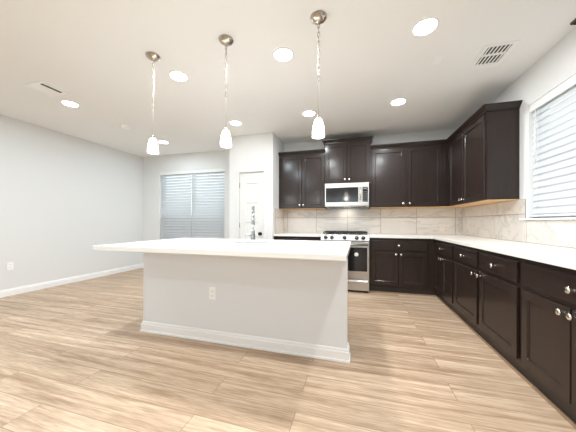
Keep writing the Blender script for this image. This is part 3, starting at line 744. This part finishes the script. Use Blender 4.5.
copy_thing(p0, (PX[1][0], PX[1][1], C), 'frosted glass pendant light on a nickel chain, middle of the three over the island')
copy_thing(p0, (PX[2][0], PX[2][1], C), 'frosted glass pendant light on a nickel chain, rightmost of the three over the island')

# ------------------------------------------------------------------ recessed lamps
def downlight(label, loc):  # power of single lamps is set after copying
    t = thing('recessed_light', label, 'recessed light', loc, 0, 'recessed ceiling lights')
    bm = B(); lathe(bm, [(0.084, -0.0005), (0.098, -0.0005), (0.098, -0.004), (0.094, -0.008), (0.086, -0.008), (0.084, -0.0005)], 32); obj('trim_ring', bm, M['plastic'], t)
    bm = B(); lathe(bm, [(0.0855, -0.0055), (0.084, -0.0075), (0, -0.009)], 32); obj('lens', bm, M['lens'], t)
    ld = bpy.data.lights.new('lamp_glow', 'AREA'); ld.shape = 'DISK'; ld.size = 0.14; ld.energy = LAMP_POWER; ld.color = (0.81, 0.925, 1.0)
    lo = bpy.data.objects.new('lamp_glow', ld); COL.objects.link(lo); lo.parent = t; lo.location = (0, 0, -0.012)
    return t
DL = [((-3.712, 2.38), 'round recessed ceiling light just behind the left air vent'),
      ((-1.875, 2.25), 'round recessed ceiling light just behind the left pendant canopy'),
      ((-3.703, 4.018), 'round recessed ceiling light above the nook window, beside the left pendant shade'),
      ((-1.879, 3.559), 'round recessed ceiling light in front of the pantry wall, beside the middle pendant shade'),
      ((-0.679, 2.228), 'round recessed ceiling light between the middle and right pendant canopies'),
      ((-0.684, 3.532), 'round recessed ceiling light in front of the left upper cabinet, beside the right pendant shade'),
      ((0.525, 2.223), 'largest round recessed ceiling light, near the top edge right of the pendants'),
      ((0.513, 3.508), 'round recessed ceiling light in front of the upper cabinet right of the microwave')]
def dim(t, k):
    for c in t.children:
        if c.type == 'LIGHT': c.data = c.data.copy(); c.data.energy = LAMP_POWER * k; c.data.color = (0.90, 0.945, 0.96) if t.location.x > -1 else (0.77, 0.91, 1.0)
DIM = [0.52, 0.80, 0.60, 0.06, 1.05, 0.55, 1.05, 0.95]
d0 = downlight(DL[0][1], (*DL[0][0], C))
lamps = [d0] + [copy_thing(d0, (*p, C), l) for (p, l) in DL[1:]]
for p, k in (((-3.71, 0.75), 0.6), ((-1.88, 1.0), 1.0), ((-0.68, 1.0), 1.0), ((0.52, 1.0), 1.0), ((-1.88, -0.8), 0.8)):  # unseen lamps added for fill; front row follows the overhang shadow
    lamps.append(copy_thing(d0, (*p, C), 'unseen round recessed ceiling light added above and behind the viewer')); DIM.append(k)
for t, k in zip(lamps, DIM): dim(t, k)

# ------------------------------------------------------------------ vents, detector, plates
def vent(label, x0, x1, y0, y1, banks, fl=0.24):
    cx, cy = (x0 + x1) / 2, (y0 + y1) / 2
    t = thing('air_vent', label, 'air vent', (cx, cy, C), 0, 'ceiling air vents')
    bm = B(); hx, hy = (x1 - x0) / 2, (y1 - y0) / 2
    ys = [-hy] + [v for b in banks for v in (b[2], b[3])] + [hy]
    xs = [-hx, banks[0][0], banks[0][1], hx]
    grid_solid(bm, xs, ys, {(1, 1 + 2 * k) for k in range(len(banks))}, -0.008, -0.0005)
    obj('frame', bm, M['plastic'], t)
    one('duct_cavity', M['slot'], t, (xs[1] - 0.004, xs[2] + 0.004, ys[1] - 0.004, ys[-2] + 0.004, -0.0012, -0.0006))
    bm = B(); step = banks[0][4]
    for b in banks:
        x = b[0] + step / 2
        while x < b[1]:
            if not (len(b) > 5 and b[5] < x):
                v = [bm.verts.new(p) for p in ((x - step * fl, b[2], -0.0072), (x - step * fl, b[3], -0.0072), (x + step * fl, b[3], -0.005), (x + step * fl, b[2], -0.005))]
                w = [bm.verts.new(q.co + Vector((0.0012, 0, 0.0003))) for q in v]
                bm.faces.new(v); bm.faces.new(w)
                for k in range(4): bm.faces.new((v[k], v[(k + 1) % 4], w[(k + 1) % 4], w[k]))
            x += step
    bmesh.ops.recalc_face_normals(bm, faces=bm.faces[:])
    obj('louvers', bm, M['plastic'], t); return t
vent('white square air vent in the ceiling at the left', -3.735, -3.435, 1.905, 2.185, [(-0.115, 0.115, -0.105, 0.105, 0.026, 0.066)], fl=0.38)
vent('white air vent with two banks of louvers in the ceiling at the right', 1.10, 1.358, 2.60, 2.975, [(-0.095, 0.095, -0.155, -0.045, 0.0315), (-0.095, 0.095, -0.02, 0.11, 0.0315)])
t = thing('smoke_detector', 'small round white smoke detector on the ceiling near the nook', 'smoke detector', (-3.706, 3.18, C))
bm = B(); lathe(bm, [(0, -0.0005), (0.075, -0.0005), (0.075, -0.010), (0, -0.010)], 28); obj('mounting_base', bm, M['plastic'], t)
bm = B(); lathe(bm, [(0.070, -0.0102), (0.068, -0.028), (0.052, -0.040), (0, -0.042)], 28); obj('cover', bm, M['plastic'], t)
t = thing('ceiling_cover_plate', 'small blank white cover plate on the ceiling beside the largest light', 'cover plate', (0.745, 2.71, C))
one('plate', M['plastic'], t, (-0.038, 0.038, -0.06, 0.06, -0.006, -0.0005), bev=0.002)
bm = B()
for y in (-0.042, 0.042): lathe(bm, [(0, -0.0072), (0.003, -0.0070), (0.003, -0.006)], 8, (0, y, 0))
obj('screw', bm, M['plastic'], t)

def outlet(label, loc, rot, m, group=None):
    t = thing('wall_outlet', label, 'outlet', loc, rot, group)
    one('cover_plate', m, t, (-0.036, 0.036, -0.006, -0.0003, -0.058, 0.058), bev=0.002)
    for z in (-0.021, 0.021):
        bm = B(); box(bm, -0.017, 0.017, -0.0085, -0.0061, z - 0.0155, z + 0.0155, bev=0.001); s = obj('socket', bm, m, t)
        bm = B(); box(bm, -0.008, -0.006, -0.009, -0.0086, z - 0.003, z + 0.006); box(bm, 0.006, 0.008, -0.009, -0.0086, z - 0.003, z + 0.006); lathe(bm, [(0, -0.009), (0.0025, -0.009), (0.0025, -0.0086)], 8, (0, 0, z - 0.009), 'Y'); obj('slots', bm, M['slot'], s)
    return t
outlet('white wall outlet low on the left wall', (XL, 2.447, 0.449), -PI / 2 + PI, M['plastic'])
outlet('white wall outlet on the front of the island', (-1.311, IYF, 0.452), 0, M['plastic'])
outlet('almond wall outlet on the tile backsplash near the corner', (1.385, YB - 0.0096, 1.03), 0, M['almond'])
